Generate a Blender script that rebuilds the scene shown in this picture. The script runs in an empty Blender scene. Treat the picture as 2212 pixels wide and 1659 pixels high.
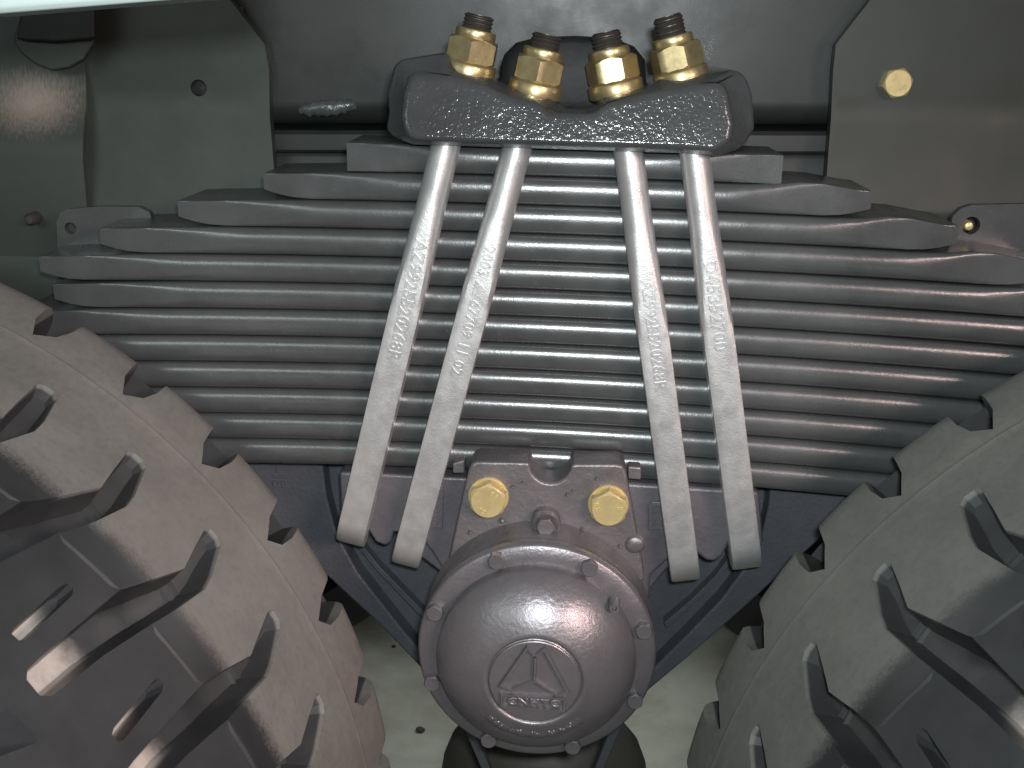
import bpy, bmesh, math, random
from math import pi, sin, cos, radians as R
from mathutils import Vector, Matrix
from mathutils.geometry import delaunay_2d_cdt
random.seed(7)
SC = bpy.context.scene
COL = SC.collection

# ------------------------------------------------------------------ camera, world, lamps, exposure
cam_d = bpy.data.cameras.new('camera'); cam = bpy.data.objects.new('camera', cam_d); COL.objects.link(cam)
cam_d.sensor_fit = 'HORIZONTAL'; cam_d.sensor_width = 36.0; cam_d.lens = 36.0*2400/2212
cam_d.clip_start = 0.02; cam_d.clip_end = 200
def cam_matrix(loc, pitch, yaw, roll):
    fw = Vector((-sin(yaw)*cos(pitch), cos(yaw)*cos(pitch), -sin(pitch)))
    r0 = Vector((cos(yaw), sin(yaw), 0)); u0 = r0.cross(fw)
    r = cos(roll)*r0 + sin(roll)*u0; u = -sin(roll)*r0 + cos(roll)*u0
    m = Matrix((r, u, -fw)).transposed().to_4x4(); m.translation = loc
    return m
cam.matrix_world = cam_matrix(Vector((0, -1.030, 1.365)), R(17.3), R(3.0), R(0.8))
SC.camera = cam

W = bpy.data.worlds.new('World'); SC.world = W; W.use_nodes = True
bg = W.node_tree.nodes['Background']; bg.inputs[0].default_value = (0.86, 0.98, 1.0, 1); bg.inputs[1].default_value = 0.13

def lamp(name, kind, loc, target, energy, color, **kw):
    d = bpy.data.lights.new(name, kind); d.energy = energy; d.color = color
    for k, v in kw.items(): setattr(d, k, v)
    o = bpy.data.objects.new(name, d); COL.objects.link(o); o.location = loc
    o.rotation_euler = (Vector(target)-Vector(loc)).to_track_quat('-Z', 'Y').to_euler()
    return o
lamp('camera_flash', 'AREA', (0.03, -1.06, 1.42), (0.0, 0, 1.12), 10.6, (0.92, 0.98, 1.0), shape='RECTANGLE', size=0.05, size_y=0.03)
lamp('hall_lamp_rose', 'AREA', (1.15, -1.7, 1.75), (-0.35, 0, 0.70), 2.8, (1.0, 0.73, 0.68), shape='RECTANGLE', size=0.8, size_y=0.25, spread=R(46))
lamp('hall_lamp_green', 'AREA', (-1.15, -1.9, 2.0), (-0.1, 0, 0.95), 7.0, (0.85, 1.0, 0.95), shape='RECTANGLE', size=1.2, size_y=0.4)
lamp('floor_fill', 'AREA', (0.0, 0.95, 0.62), (0.0, 0.95, 0.0), 2.4, (1.0, 1.0, 0.93), shape='RECTANGLE', size=0.9, size_y=0.4)  # added fill under the truck to brighten the floor, not a real lamp
SC.view_settings.view_transform = 'Standard'; SC.view_settings.look = 'None'
SC.view_settings.exposure = 0.0; SC.view_settings.gamma = 1.0

# ------------------------------------------------------------------ helpers (millimetres in, metres out)
def mm(p): return Vector((p[0]*.001, p[1]*.001, p[2]*.001))
def link(name, me, mat, parent=None):
    o = bpy.data.objects.new(name, me); COL.objects.link(o)
    if mat is not None and not me.materials: me.materials.append(mat)
    if parent is not None:
        o.parent = parent; o.matrix_parent_inverse = Matrix.Translation(-parent.location)
    return o
def finish(name, bm, mat, parent=None, angle=35, bevel=0, seg=2, metres=False, smooth=True, origin=True):
    """one mesh object from a bmesh given in mm"""
    if not metres:
        for v in bm.verts: v.co = v.co*.001
    bmesh.ops.remove_doubles(bm, verts=bm.verts, dist=1e-6)
    bmesh.ops.recalc_face_normals(bm, faces=bm.faces)
    loc = Vector((0, 0, 0))
    if origin and len(bm.verts):
        xs = [v.co for v in bm.verts]
        loc = Vector(((min(c.x for c in xs)+max(c.x for c in xs))/2, (min(c.y for c in xs)+max(c.y for c in xs))/2, min(c.z for c in xs)))
        for v in bm.verts: v.co -= loc
    me = bpy.data.meshes.new(name); bm.to_mesh(me); bm.free()
    if smooth:
        me.shade_smooth(); me.set_sharp_from_angle(angle=R(angle))
    o = link(name, me, mat, parent); o.location = loc
    if bevel:
        b = o.modifiers.new('bevel', 'BEVEL'); b.width = bevel*.001; b.segments = seg
        b.limit_method = 'ANGLE'; b.angle_limit = R(30); b.harden_normals = True
    return o
def empty(name, loc_mm, label, cat, group=None):
    o = bpy.data.objects.new(name, None); COL.objects.link(o); o.location = mm(loc_mm); o.empty_display_size = .02
    return tag(o, label, cat, group)
def tag(o, label, cat, group=None):
    o['label'] = label; o['category'] = cat
    if group: o['group'] = group
    return o
def copy_tree(o, parent=None, inv=None):
    c = o.copy(); COL.objects.link(c)
    if parent is not None: c.parent = parent; c.matrix_parent_inverse = o.matrix_parent_inverse
    for ch in list(o.children): copy_tree(ch, c)
    return c
def prism(bm, poly, y0, y1):
    """closed (x, z) outline extruded along y"""
    a = [bm.verts.new((p[0], y0, p[-1])) for p in poly]; b = [bm.verts.new((p[0], y1, p[-1])) for p in poly]
    bm.faces.new(a); bm.faces.new(b[::-1])
    for i in range(len(poly)):
        j = (i+1) % len(poly); bm.faces.new((a[j], a[i], b[i], b[j]))
def loft(bm, rings, cap=True, closed=True):
    vs = [[bm.verts.new(p) for p in r] for r in rings]
    for a, b in zip(vs, vs[1:]):
        n = len(a)
        for i in range(n if closed else n-1):
            j = (i+1) % n; bm.faces.new((a[i], a[j], b[j], b[i]))
    if cap and closed: bm.faces.new(vs[0][::-1]); bm.faces.new(vs[-1])
    return vs
def lathe(bm, prof, cx, cz, seg=96, cap0=False, cap1=False):
    """profile of (radius, y) turned about an axis along y"""
    rings = [[(cx+r*cos(2*pi*i/seg), y, cz+r*sin(2*pi*i/seg)) for i in range(seg)] for r, y in prof]
    vs = loft(bm, rings, cap=False)
    if cap0: bm.faces.new(vs[0])
    if cap1: bm.faces.new(vs[-1])
def arc(cx, cz, r, a0, a1, n): return [(cx+r*cos(R(a0+(a1-a0)*i/n)), cz+r*sin(R(a0+(a1-a0)*i/n))) for i in range(n+1)]
def interp(pts, x):
    if x <= pts[0][0]: return pts[0][1]
    for (a, b), (c, d) in zip(pts, pts[1:]):
        if x <= c: return b+(d-b)*(x-a)/(c-a)
    return pts[-1][1]
def letters(name, txt, size, depth, mat, M, parent, spacing=1.0):
    """raised lettering: lies in local xy, M places it (mm)"""
    cu = bpy.data.curves.new(name, 'FONT'); cu.body = txt; cu.size = size; cu.extrude = depth; cu.space_character = spacing
    cu.align_x = 'CENTER'; cu.align_y = 'CENTER'; cu.resolution_u = 2; cu.bevel_depth = depth*.35; cu.bevel_resolution = 0
    t = bpy.data.objects.new(name, cu); COL.objects.link(t)
    me = bpy.data.meshes.new_from_object(t.evaluated_get(bpy.context.evaluated_depsgraph_get()))
    bpy.data.objects.remove(t); bpy.data.curves.remove(cu)
    bm = bmesh.new(); bm.from_mesh(me); bpy.data.meshes.remove(me)
    bm.transform(M)
    return finish(name, bm, mat, parent, angle=40)
def frame3(o, x, y):
    """matrix with given x and y axes (z = x cross y), origin in mm"""
    x = Vector(x).normalized(); z = x.cross(Vector(y)).normalized(); y = z.cross(x)
    m = Matrix((x, y, z)).transposed().to_4x4(); m.translation = Vector(o); return m

# ------------------------------------------------------------------ materials
def mat(name, base, rough=.5, metal=0.0, spec=.5, var=.25, vscale=8, bump=(), coat=0.0, dust=None, rvar=.0, pits=None):
    m = bpy.data.materials.new(name); m.use_nodes = True; nt = m.node_tree; N = nt.nodes; L = nt.links
    p = N['Principled BSDF']; p.inputs['Roughness'].default_value = rough; p.inputs['Metallic'].default_value = metal
    p.inputs['Specular IOR Level'].default_value = spec; p.inputs['Coat Weight'].default_value = coat; p.inputs['Coat Roughness'].default_value = .25
    tc = N.new('ShaderNodeTexCoord')
    def noise(scale, detail=4, rough_=.6):
        n = N.new('ShaderNodeTexNoise'); n.inputs['Scale'].default_value = scale; n.inputs['Detail'].default_value = detail; n.inputs['Roughness'].default_value = rough_
        L.new(tc.outputs['Object'], n.inputs['Vector']); return n
    n1 = noise(vscale, 6, .65)
    ramp = N.new('ShaderNodeValToRGB'); ramp.color_ramp.elements[0].position = .3; ramp.color_ramp.elements[1].position = .7
    ramp.color_ramp.elements[0].color = (*[c*(1-var) for c in base], 1); ramp.color_ramp.elements[1].color = (*[min(1, c*(1+var)) for c in base], 1)
    L.new(n1.outputs['Fac'], ramp.inputs[0]); colr = ramp.outputs[0]
    if dust:                                    # (colour, noise scale, low, high): settled dust in patches
        n2 = noise(dust[1], 8, .7); mr = N.new('ShaderNodeMapRange'); mr.inputs['From Min'].default_value = dust[2]; mr.inputs['From Max'].default_value = dust[3]
        L.new(n2.outputs['Fac'], mr.inputs['Value'])
        mx = N.new('ShaderNodeMix'); mx.data_type = 'RGBA'; L.new(mr.outputs[0], mx.inputs['Factor']); L.new(colr, mx.inputs['A']); mx.inputs['B'].default_value = (*dust[0], 1)
        colr = mx.outputs['Result']
    L.new(colr, p.inputs['Base Color'])
    if rvar:
        n3 = noise(vscale*3, 5); mr = N.new('ShaderNodeMapRange'); mr.inputs['To Min'].default_value = max(.03, rough-rvar); mr.inputs['To Max'].default_value = min(1, rough+rvar)
        mr.inputs['From Min'].default_value = .3; mr.inputs['From Max'].default_value = .7
        L.new(n3.outputs['Fac'], mr.inputs['Value']); L.new(mr.outputs[0], p.inputs['Roughness'])
    prev = None
    for sc, st, dist in bump:
        n = noise(sc, 3); b = N.new('ShaderNodeBump'); b.inputs['Strength'].default_value = st; b.inputs['Distance'].default_value = dist
        L.new(n.outputs['Fac'], b.inputs['Height'])
        if prev: L.new(prev.outputs[0], b.inputs['Normal'])
        prev = b
    if pits:                                    # sparse sharp grains on an otherwise smooth skin
        n = noise(pits[0], 2, .5); mr = N.new('ShaderNodeMapRange'); mr.inputs['From Min'].default_value = pits[1]; mr.inputs['From Max'].default_value = pits[2]
        L.new(n.outputs['Fac'], mr.inputs['Value']); b = N.new('ShaderNodeBump'); b.inputs['Strength'].default_value = pits[3]; b.inputs['Distance'].default_value = pits[4]
        L.new(mr.outputs[0], b.inputs['Height'])
        if prev: L.new(prev.outputs[0], b.inputs['Normal'])
        prev = b
    if prev:
        L.new(prev.outputs[0], p.inputs['Normal'])
        if coat: L.new(prev.outputs[0], p.inputs['Coat Normal'])
    return m
M = {}
M['leaf'] = mat('leaf_paint', (.086, .090, .091), .28, .40, .7, .28, 7, bump=((520, .22, .0005), (60, .12, .001)), dust=((.18, .145, .12), 110, .64, .76), rvar=.07, coat=.4)
M['rod'] = mat('silver_paint', (.62, .62, .615), .40, .80, .5, .05, 25, bump=((600, .38, .0005), (90, .14, .001)), rvar=.06)
M['thread'] = mat('dark_thread', (.075, .068, .060), .42, .6, .5, .3, 60)
M['zinc'] = mat('yellow_zinc', (.47, .385, .205), .36, .85, .5, .18, 70, bump=((300, .08, .0003),), rvar=.06)
M['brass'] = mat('pale_yellow_zinc', (.66, .53, .26), .38, .55, .5, .13, 50, bump=((300, .10, .0003),), rvar=.06)
M['cast'] = mat('black_cast_paint', (.047, .050, .051), .13, .0, .6, .25, 12, bump=((60, .25, .0015), (18, .25, .004), (280, .45, .0011)), dust=((.10, .06, .035), 130, .69, .76))
M['cast_plain'] = mat('dark_cast_paint', (.055, .062, .068), .4, .0, .5, .25, 12, bump=((150, .4, .0015),))
M['housing'] = mat('grey_cast_paint', (.155, .144, .150), .40, .45, .5, .2, 14, bump=((170, .6, .0014), (45, .5, .002)), dust=((.17, .14, .125), 20, .60, .78))
M['cover'] = mat('grey_cover_paint', (.168, .160, .170), .35, .55, .5, .16, 14, bump=((260, .34, .0010), (60, .25, .0015)), rvar=.06)
M['saddle'] = mat('bluegrey_cast_paint', (.118, .112, .124), .42, .25, .5, .22, 14, bump=((160, .5, .0012), (45, .45, .002)))
M['bracket'] = mat('slate_cast_paint', (.078, .083, .094), .42, .2, .5, .2, 10, bump=((240, .55, .0009), (60, .35, .0015)))
M['rail'] = mat('rail_paint', (.021, .023, .021), .42, .0, .45, .15, 6, bump=((500, .15, .0004),), rvar=.08)
M['side'] = mat('side_plate_paint', (.027, .032, .026), .46, .0, .5, .18, 5, bump=((600, .2, .0004), (12, .15, .003)), rvar=.07)
M['panel_glint'] = mat('bent_panel_paint', (.028, .033, .027), .46, .0, .5, .18, 5, bump=((600, .2, .0004),))
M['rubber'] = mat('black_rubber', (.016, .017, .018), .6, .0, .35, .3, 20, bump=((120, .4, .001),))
M['dark'] = mat('dark_underbody', (.018, .017, .015), .7, .0, .3, .3, 10)
M['white'] = mat('white_body_paint', (.38, .46, .44), .4, .0, .5, .03, 5)
M['axle'] = mat('dark_axle_paint', (.062, .056, .047), .5, .0, .5, .25, 9, bump=((120, .3, .001),))
M['weld'] = mat('weld_paint', (.10, .11, .11), .22, .3, .6, .25, 60, bump=((240, .6, .0015),))
M['fleck'] = mat('dark_debris', (.03, .028, .025), .8)
M['floor'] = mat('pale_concrete', (.32, .335, .295), .55, .0, .4, .15, 5, bump=((90, .3, .001),), dust=((.22, .205, .165), 2.6, .46, .70))

def tyre_material(name, dustc):
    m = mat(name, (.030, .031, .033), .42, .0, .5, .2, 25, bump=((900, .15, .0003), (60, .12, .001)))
    nt = m.node_tree; N = nt.nodes; L = nt.links; p = N['Principled BSDF']
    base = p.inputs['Base Color'].links[0].from_socket
    tc = N.new('ShaderNodeTexCoord'); sep = N.new('ShaderNodeSeparateXYZ'); L.new(tc.outputs['Object'], sep.inputs[0])
    def math_(op, a, b=None):
        n = N.new('ShaderNodeMath'); n.operation = op
        for i, v in enumerate((a, b)):
            if v is None: continue
            if isinstance(v, (int, float)): n.inputs[i].default_value = v
            else: L.new(v, n.inputs[i])
        return n.outputs[0]
    def rng(v, a, b, c=0, d=1):
        n = N.new('ShaderNodeMapRange'); n.interpolation_type = 'SMOOTHSTEP'
        for k, x in zip(('From Min', 'From Max', 'To Min', 'To Max'), (a, b, c, d)): n.inputs[k].default_value = x
        L.new(v, n.inputs['Value']); return n.outputs[0]
    def nz(scale, det=6):
        n = N.new('ShaderNodeTexNoise'); n.inputs['Scale'].default_value = scale; n.inputs['Detail'].default_value = det; n.inputs['Roughness'].default_value = .7
        L.new(tc.outputs['Object'], n.inputs['Vector']); return n.outputs['Fac']
    rad = math_('SQRT', math_('ADD', math_('MULTIPLY', sep.outputs[0], sep.outputs[0]), math_('MULTIPLY', sep.outputs[2], sep.outputs[2])))
    yy = math_('ADD', math_('ADD', sep.outputs[1], math_('MULTIPLY', math_('SUBTRACT', nz(420, 3), .5), .035)), math_('MULTIPLY', math_('SUBTRACT', nz(45), .5), .020))
    edge = rng(yy, -.293, -.267)                                  # dusty towards the inner shoulder, rubbed clean on the running tread
    top = rng(rad, .594, .5985)
    cov = math_('MULTIPLY', rng(nz(14), .25, .75, .72, 1.0), rng(nz(160, 4), .25, .6, .80, 1.0))
    fac = math_('MULTIPLY', math_('MULTIPLY', edge, rng(top, 0, 1, .10, 1)), cov)
    mx = N.new('ShaderNodeMix'); mx.data_type = 'RGBA'; L.new(fac, mx.inputs['Factor']); L.new(base, mx.inputs['A']); mx.inputs['B'].default_value = (*dustc, 1)
    # paler colour in the deep inner ends of the grooves
    f2 = math_('MULTIPLY', math_('MULTIPLY', rng(rad, .586, .578), rng(math_('ADD', sep.outputs[1], math_('MULTIPLY', nz(40), .03)), -.345, -.375)), math_('MULTIPLY', rng(nz(30), .2, .6, .55, 1), rng(sep.outputs[1], -.462, -.455)))
    mx2 = N.new('ShaderNodeMix'); mx2.data_type = 'RGBA'; L.new(f2, mx2.inputs['Factor']); L.new(mx.outputs['Result'], mx2.inputs['A']); mx2.inputs['B'].default_value = (.42, .37, .33, 1)
    L.new(mx2.outputs['Result'], p.inputs['Base Color'])
    ro = math_('ADD', .36, math_('MULTIPLY', fac, .45)); L.new(ro, p.inputs['Roughness'])
    return m
M['tyre'] = tyre_material('dusty_tyre_rubber', (.188, .180, .163)); M['tyre_grey'] = tyre_material('greyer_tyre_rubber', (.165, .163, .147))

# ------------------------------------------------------------------ the setting
bm = bmesh.new(); bmesh.ops.create_grid(bm, x_segments=1, y_segments=1, size=9000)
fl = finish('floor', bm, M['floor'], origin=False); fl['kind'] = 'structure'

# ------------------------------------------------------------------ chassis rail with its flange, lip and weld
rail = empty('chassis_rail', (-40, 150, 1240), 'dark painted chassis rail running behind the bolts and clamp plate, between the two side plates', 'chassis rail')
T_RAIL = math.tan(R(-.9))                         # the rail sits a touch out of level
def zr(x): return -(x+40)*T_RAIL*1.0
def sweep_profile(name, prof, x0, x1, material, parent, n=12, angle=35, tilt=True):
    bm = bmesh.new(); rings = []
    for i in range(n+1):
        x = x0+(x1-x0)*i/n; dz = zr(x) if tilt else 0
        rings.append([(x, y, z+dz) for y, z in prof])
    loft(bm, rings)
    return finish(name, bm, material, parent, angle)
web = [(166, 1700), (166, 1302)] + [(191-25*cos(R(a)), 1302-25*sin(R(a))) for a in range(10, 91, 10)] + [(330, 1277), (330, 1700)]
sweep_profile('web', web, -1150, 1100, M['rail'], rail)
sweep_profile('lower_flange', [(166, 1272), (162, 1268), (162, 1252), (165, 1249), (330, 1249), (330, 1272)], -1150, 1100, M['rail'], rail)
sweep_profile('liner', [(169, 1248), (166, 1243), (166, 1190), (330, 1190), (330, 1248)], -1150, 1100, M['rail'], rail)
bm = bmesh.new(); rings = []
for i in range(25):
    t = i/24; x = -293+62*t; w = sin(pi*min(1, max(0, t*.94+.03)))**.35
    cz = 1293+5*t+random.uniform(-1, 1); rings.append([(x, 165+3-9*w*cos(R(a))*(1 if cos(R(a)) > 0 else .3)+random.uniform(-.8, .8), cz+zr(x)+9*w*sin(R(a))+random.uniform(-.7, .7)) for a in range(0, 360, 30)])
loft(bm, rings); finish('weld_bead', bm, M['weld'], rail, 80)

# ------------------------------------------------------------------ side plates (bolted over the rail, kinked below)
def side_plate(name, outline, label, hole=None):
    """outline: (x, z) polygon; the sheet bends towards the viewer below the kink"""
    def yof(z):
        k = 1296
        if z >= k+14: return 141
        if z >= k-14: t = (k+14-z)/28; return 141-t*t*3.5
        return 137.5-(k-14-z)*.25
    pts = [Vector((p[0], p[1])) for p in outline]
    xs = sorted(set([min(p.x for p in pts)+i*22 for i in range(90)]))
    n = len(pts); coords = list(pts); edges = [(i, (i+1) % n) for i in range(n)]; faces_in = [list(range(n))]
    hpts = []
    if hole:
        k0 = len(coords); hpts = [Vector((hole[0]+hole[2]*cos(2*pi*i/24), hole[1]+hole[2]*sin(2*pi*i/24))) for i in range(24)]
        coords += hpts; edges += [(k0+i, k0+(i+1) % 24) for i in range(24)]
    zmin = min(p.y for p in pts); zmax = max(p.y for p in pts); xmin = min(p.x for p in pts); xmax = max(p.x for p in pts)
    z = zmin+6
    while z < zmax:
        x = xmin+9
        while x < xmax: coords.append(Vector((x, z))); x += 36
        z += 5 if abs(z-1296) < 24 else 20
    r = delaunay_2d_cdt(coords, edges, faces_in, 0, 1e-4)
    V, F = r[0], r[2]
    def inside(c):
        res = False
        for i in range(n):
            a, b = pts[i], pts[(i+1) % n]
            if (a.y > c.y) != (b.y > c.y) and c.x < (b.x-a.x)*(c.y-a.y)/(b.y-a.y)+a.x: res = not res
        return res
    bm = bmesh.new(); vf = [bm.verts.new((v.x, yof(v.y), v.y)) for v in V]
    for f in F:
        c = sum((V[i] for i in f), Vector((0, 0)))/len(f)
        if not inside(c): continue
        if hole and (c-Vector(hole[:2])).length < hole[2]*.99: continue
        bm.faces.new([vf[i] for i in f])
    for v in [v for v in bm.verts if not v.link_faces]: bm.verts.remove(v)
    ret = bmesh.ops.extrude_face_region(bm, geom=bm.faces[:])
    for v in [e for e in ret['geom'] if isinstance(e, bmesh.types.BMVert)]: v.co.y += 14
    o = finish(name, bm, M['side'], angle=30)
    return tag(o, label, 'side plate')
def xz(p): return (p[0], p[2])
side_plate('side_plate', [xz(q) for q in [(-364.1,141,1415.3), (-352.5,141,1397.8), (-319.6,141,1355.7), (-316.1,141,1330.7), (-317.0,139,1284.5), (-311.7,125,1231.5), (-306.5,110,1178.4), (-302.9,95,1073.0)]] + [(-1150, 1040), (-1150, 1440)],
           'olive grey side plate with a round hole, on the left of the chassis rail', hole=(*xz((-391.1,141,1311.1)), 8.5))
side_plate('side_plate', [xz(q) for q in [(296.9,141,1422.4), (285.4,141,1405.2), (256.4,141,1363.5), (256.0,141,1339.2), (258.1,139,1289.7), (256.2,125,1231.0), (254.6,110,1190.9), (258.9,95,1088.5)]] + [(1100, 1040), (1100, 1440)],
           'dark side plate carrying a yellow bolt, on the right of the chassis rail')
# plate seen through the hole
bm = bmesh.new(); prism(bm, [(-425, 1330), (-345, 1330), (-345, 1392), (-425, 1392)], 158, 162)
tag(finish('backing_plate', bm, M['side'], bevel=1), 'small plate showing through the round hole of the left side plate', 'plate')
def painted_reflection(o, centre, rx, rz):
    """lamp reflection painted into the colour as one soft-edged spot"""
    m = M['panel_glint']; nt = m.node_tree; N = nt.nodes; L = nt.links; p = N['Principled BSDF']; base = p.inputs['Base Color'].links[0].from_socket
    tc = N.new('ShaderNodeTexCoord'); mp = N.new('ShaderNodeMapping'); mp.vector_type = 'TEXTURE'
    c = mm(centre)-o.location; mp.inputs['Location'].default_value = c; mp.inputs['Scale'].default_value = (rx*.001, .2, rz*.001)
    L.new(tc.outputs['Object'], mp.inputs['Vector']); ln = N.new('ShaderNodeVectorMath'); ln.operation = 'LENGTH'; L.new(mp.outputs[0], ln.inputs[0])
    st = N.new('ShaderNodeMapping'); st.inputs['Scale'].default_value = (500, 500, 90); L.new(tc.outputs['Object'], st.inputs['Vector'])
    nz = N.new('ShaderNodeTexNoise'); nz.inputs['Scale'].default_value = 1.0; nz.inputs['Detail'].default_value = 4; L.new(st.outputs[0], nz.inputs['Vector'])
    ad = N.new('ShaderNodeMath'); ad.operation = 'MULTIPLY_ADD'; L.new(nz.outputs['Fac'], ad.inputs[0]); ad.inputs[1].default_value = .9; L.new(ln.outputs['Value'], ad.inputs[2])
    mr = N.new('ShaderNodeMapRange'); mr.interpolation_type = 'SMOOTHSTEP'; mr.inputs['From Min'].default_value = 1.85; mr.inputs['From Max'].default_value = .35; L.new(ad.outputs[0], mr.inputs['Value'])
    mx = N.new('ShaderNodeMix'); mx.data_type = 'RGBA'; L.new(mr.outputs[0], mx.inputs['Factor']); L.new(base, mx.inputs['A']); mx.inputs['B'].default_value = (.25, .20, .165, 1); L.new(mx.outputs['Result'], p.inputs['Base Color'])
# bent panel with its painted reflection, hanging flap and pad in the upper left corner
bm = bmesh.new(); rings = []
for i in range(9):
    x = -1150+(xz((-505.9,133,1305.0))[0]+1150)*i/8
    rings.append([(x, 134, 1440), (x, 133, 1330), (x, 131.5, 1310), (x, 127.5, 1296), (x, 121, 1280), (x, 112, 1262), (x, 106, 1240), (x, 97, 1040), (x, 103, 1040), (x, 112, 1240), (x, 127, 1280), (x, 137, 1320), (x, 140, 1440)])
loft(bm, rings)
wp = tag(finish('bent_panel', bm, M['panel_glint'], angle=40), 'bent panel with a painted-in lamp reflection under the hanging flap, far left', 'panel')
painted_reflection(wp, (-562.3,128,1294.1), 52, 30)
flap = empty('hanging_flap', (-470, 118, 1330), 'rounded tongue hanging in front of the left side plate in the upper left corner', 'flap')
fp = [xz(q) for q in [(-551.1,112,1412.0), (-556.7,112,1381.4), (-563.2,112,1367.2), (-567.6,112,1354.7), (-560.4,112,1343.2), (-546.3,112,1332.6), (-530.0,112,1327.4), (-512.9,112,1330.4), (-496.8,112,1338.7), (-485.2,112,1353.6), (-480.0,112,1378.0), (-476.5,112,1412.8)]]
bm = bmesh.new(); prism(bm, fp, 110, 118); finish('tongue', bm, M['side'], flap, bevel=2)
bm = bmesh.new(); prism(bm, [xz(q) for q in [(-546.3,104,1411.7), (-554.3,104,1376.9), (-560.5,104,1356.6), (-521.0,104,1354.5), (-479.9,104,1358.5), (-474.1,104,1412.4)]], 101, 109.5); finish('pad', bm, M['rubber'], flap, bevel=3)

# hex-headed bolts
def hexhead(bm, c, r, y0, y1, rot=0, chamfer=.86, flat=True):
    ring = lambda rr, y: [(c[0]+rr*cos(R(60*i+rot)), y, c[1]+rr*sin(R(60*i+rot))) for i in range(6)]
    n = 48; h = abs(y1-y0); s = -1 if y1 < y0 else 1
    def hexr(a): a = (a-R(rot)) % (pi/3); return r*cos(pi/6)/cos(a-pi/6)
    rin = r*cos(pi/6)*.985
    rings = []
    rings.append([(c[0]+hexr(2*pi*i/n)*cos(2*pi*i/n), y0, c[1]+hexr(2*pi*i/n)*sin(2*pi*i/n)) for i in range(n)])
    def drop(a): return (hexr(a)-rin)*1.1
    rings.append([(c[0]+hexr(2*pi*i/n)*cos(2*pi*i/n), y1-s*(drop(2*pi*i/n)+.15*h*.3), c[1]+hexr(2*pi*i/n)*sin(2*pi*i/n)) for i in range(n)])
    rings.append([(c[0]+rin*.95*cos(2*pi*i/n), y1, c[1]+rin*.95*sin(2*pi*i/n)) for i in range(n)])
    loft(bm, rings)
def bolt(name, c, r, yseat, h, label, cat, group, material, washer=None, rot=10, marks=(), dia=None):
    b = empty(name, (c[0], yseat, c[1]-r), label, cat, group)
    y = yseat
    if washer:
        bm = bmesh.new(); lathe(bm, [(washer*.5, y), (washer-1, y-3), (washer, y-2), (washer, y)], c[0], c[1], 48)
        bmesh.ops.holes_fill(bm, edges=bm.edges[:], sides=64)
        finish('washer', bm, material, b, 40); y -= 2.8
    bm = bmesh.new(); hexhead(bm, c, r, y, y-h, rot); finish('hex_head', bm, material, b, 28)
    for txt, dx, dz, ang, sz in marks:
        ca, sa = cos(R(ang)), sin(R(ang))
        letters('mark', txt, sz, .35, material, frame3((c[0]+dx, y-h, c[1]+dz), (ca, 0, sa), (-sa, 0, ca)), b)
    return b
pb = xz((318.6,128,1327.2))
bolt('plate_bolt', pb, 15.5, 141, 11, 'yellow bolt standing alone on the right side plate', 'bolt', None, M['brass'], None, 12, (('8.8', -4, 5, 48, 5.5), ('WS', 5, -5, 35, 5.5)))
# dark rubber ring under it
# tabs
def tab(name, poly, y, label, hole):
    n = len(poly); coords = [Vector(p) for p in poly]; edges = [(i, (i+1) % n) for i in range(n)]
    k0 = n; coords += [Vector((hole[0]+hole[2]*cos(2*pi*i/20), hole[1]+hole[2]*sin(2*pi*i/20))) for i in range(20)]
    edges += [(k0+i, k0+(i+1) % 20) for i in range(20)]
    r = delaunay_2d_cdt(coords, edges, [list(range(n)), list(range(k0, k0+20))], 1, 1e-4)
    bm = bmesh.new(); vs = [bm.verts.new((v.x, y, v.y)) for v in r[0]]
    for f in r[2]:
        c = sum((r[0][i] for i in f), Vector((0, 0)))/len(f)
        if (c-Vector(hole[:2])).length > hole[2]*.99: bm.faces.new([vs[i] for i in f])
    ret = bmesh.ops.extrude_face_region(bm, geom=bm.faces[:])
    for v in [e for e in ret['geom'] if isinstance(e, bmesh.types.BMVert)]: v.co.y += 9
    return tag(finish(name, bm, M['leaf'], angle=30), label, 'bracket')
tab('bracket_tab', [xz(q) for q in [(-527.9,60,1075.6), (-519.1,60,1181.6), (-514.2,60,1191.0), (-506.2,60,1194.9), (-473.1,60,1198.4), (-433.0,60,1198.8), (-423.0,60,1193.9), (-419.7,60,1182.8), (-427.5,60,1078.4)]], 60,
    'grey bracket tab with rounded corners and a drilled hole, left end of the spring', (*xz((-505.4,60,1175.8)), 6))
tab('bracket_tab', [xz(q) for q in [(374.9,60,1100.5), (363.9,60,1196.8), (364.9,60,1206.6), (371.7,60,1214.8), (380.8,60,1218.0), (442.0,60,1220.7), (467.8,60,1221.2), (486.4,60,1103.6)]], 60,
    'grey bracket tab with a rivet in its hole, right end of the spring', (*xz((383.4,60,1198.5)), 8.5))
rv = xz((382.0,66,1197.5))
bm = bmesh.new(); lathe(bm, [(1, 60), (3.6, 61), (5, 64), (5, 100)], rv[0], rv[1], 20); bmesh.ops.holes_fill(bm, edges=bm.edges[:], sides=30)
tag(finish('rivet', bm, M['brass']), 'small brass rivet showing inside the hole of the right bracket tab', 'rivet')
rv = xz((-560.6,90,1178.8))
bm = bmesh.new(); lathe(bm, [(1, 84), (4, 85), (6.5, 90), (6.5, 110)], rv[0], rv[1], 20); bmesh.ops.holes_fill(bm, edges=bm.edges[:], sides=30)
tag(finish('rivet', bm, M['fleck']), 'dark rivet on the left side plate beside the bracket tab', 'rivet')

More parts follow.
